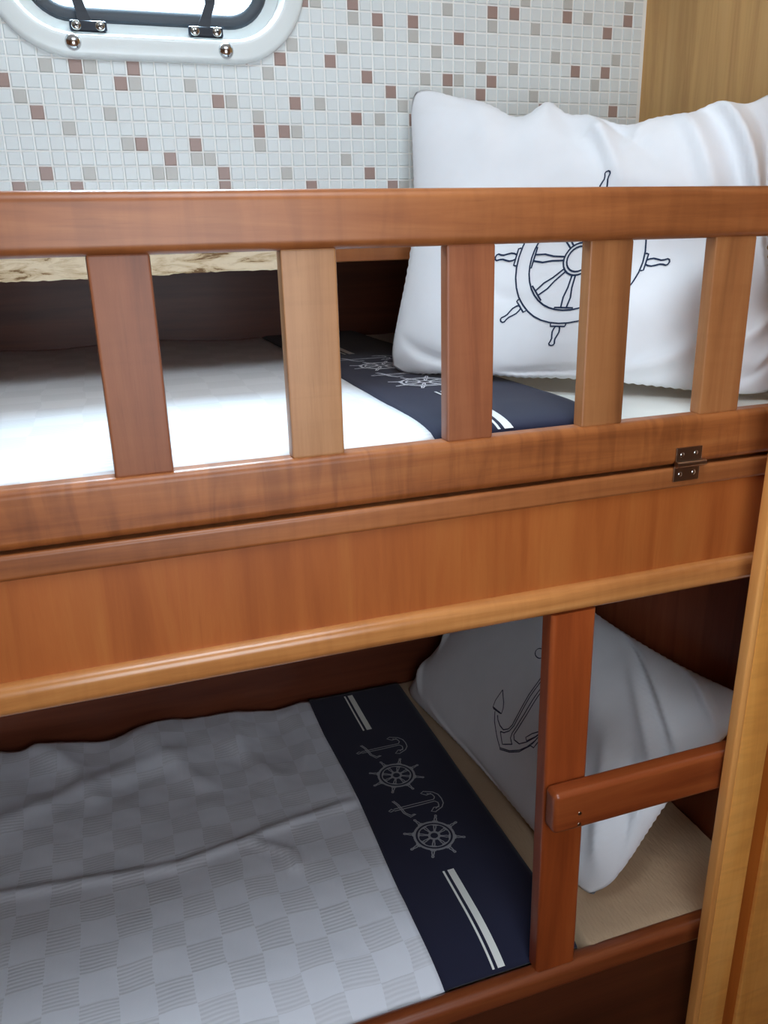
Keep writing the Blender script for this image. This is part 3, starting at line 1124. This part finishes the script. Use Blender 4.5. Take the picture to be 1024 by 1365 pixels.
def dense(S, step=.006):
    out = []
    for s in S:
        r = [s[0]]
        for p, q in zip(s, s[1:]):
            d = math.hypot(q[0] - p[0], q[1] - p[1])
            k = max(1, int(d / step))
            r += [(lerp(p[0], q[0], t / k), lerp(p[1], q[1], t / k)) for t in range(1, k + 1)]
        out.append(r)
    return out


mk('wheel_print', strokes_mesh(dense(wheel_strokes(0, 0, WRAD, math.radians(0), .24, .78, .06, 1.42, False)), .0021, on_up, .0012), 'ink', pu)

# anchor print, outline in the (u, v) of the lower pillowcase
#ANCHOR-BEGIN
ANCHOR = [
    [(0.5095, 0.615), (0.5126, 0.6087), (0.5136, 0.6019), (0.5125, 0.5957), (0.5092, 0.5906), (0.5042, 0.5876), (0.4981, 0.5871), (0.492, 0.5892), (0.4867, 0.5936), (0.4832, 0.5994), (0.482, 0.6062), (0.4833, 0.613), (0.487, 0.6183), (0.4925, 0.6214), (0.4987, 0.6218), (0.5046, 0.6196), (0.5095, 0.615)],
    [(0.5108, 0.6108), (0.5342, 0.6114), (0.6025, 0.6173)],
    [(0.5118, 0.5988), (0.5389, 0.5974), (0.6096, 0.6015)],
    [(0.5377, 0.5938), (0.549, 0.5657), (0.5652, 0.5748)],
    [(0.549, 0.5657), (0.5523, 0.5179), (0.5531, 0.4739), (0.5579, 0.4142), (0.5623, 0.3574), (0.5581, 0.337), (0.5459, 0.3211), (0.5297, 0.3232), (0.5154, 0.333), (0.5063, 0.3451)],
    [(0.5553, 0.5651), (0.5584, 0.5151), (0.5589, 0.471), (0.5638, 0.4116), (0.5677, 0.3586), (0.5638, 0.3343), (0.5519, 0.3146), (0.5401, 0.3084)],
    [(0.5613, 0.58), (0.5698, 0.526), (0.5712, 0.4703), (0.5744, 0.4136), (0.5756, 0.3625), (0.5744, 0.3368), (0.5774, 0.3186), (0.5896, 0.306)],
    [(0.5685, 0.5781), (0.5758, 0.5282), (0.5784, 0.471), (0.5815, 0.4145), (0.5825, 0.3611), (0.5813, 0.3355), (0.5902, 0.3233), (0.6088, 0.3259), (0.6253, 0.3512), (0.6371, 0.3813), (0.646, 0.4164)],
    [(0.4922, 0.3488), (0.5073, 0.3204), (0.5387, 0.2826), (0.5629, 0.259), (0.5929, 0.2792), (0.6183, 0.3089), (0.6328, 0.3387), (0.6424, 0.373), (0.646, 0.4164)],
    [(0.5629, 0.259), (0.5649, 0.2543), (0.5949, 0.2753), (0.6205, 0.3049), (0.6399, 0.352)],
    [(0.4744, 0.4236), (0.4737, 0.3982), (0.4733, 0.3788), (0.4779, 0.3554), (0.4987, 0.3567), (0.5146, 0.3594), (0.5104, 0.3779), (0.5011, 0.3944), (0.4744, 0.4236)],
    [(0.4779, 0.3554), (0.4837, 0.352), (0.5099, 0.3566), (0.5146, 0.3594)],
    [(0.6456, 0.4169), (0.6355, 0.4018), (0.6244, 0.3837), (0.6151, 0.3589), (0.6226, 0.3525), (0.6364, 0.3825), (0.6456, 0.4169)],
    [(0.6456, 0.4169), (0.6514, 0.3819), (0.6493, 0.3517), (0.6394, 0.3496), (0.6432, 0.3775)],
    [(0.5401, 0.3084), (0.5523, 0.2923), (0.565, 0.2773), (0.5916, 0.3061)],
]
#ANCHOR-END


def on_lo(a, b, lift):
    return tuple(LO[0](a / LO[1], b / LO[2], 1, lift))


mk('anchor_print', strokes_mesh(dense([[(u * LO[1], v * LO[2]) for u, v in st] for st in ANCHOR]), .0022, on_lo, .0012), 'ink_grey', pl)
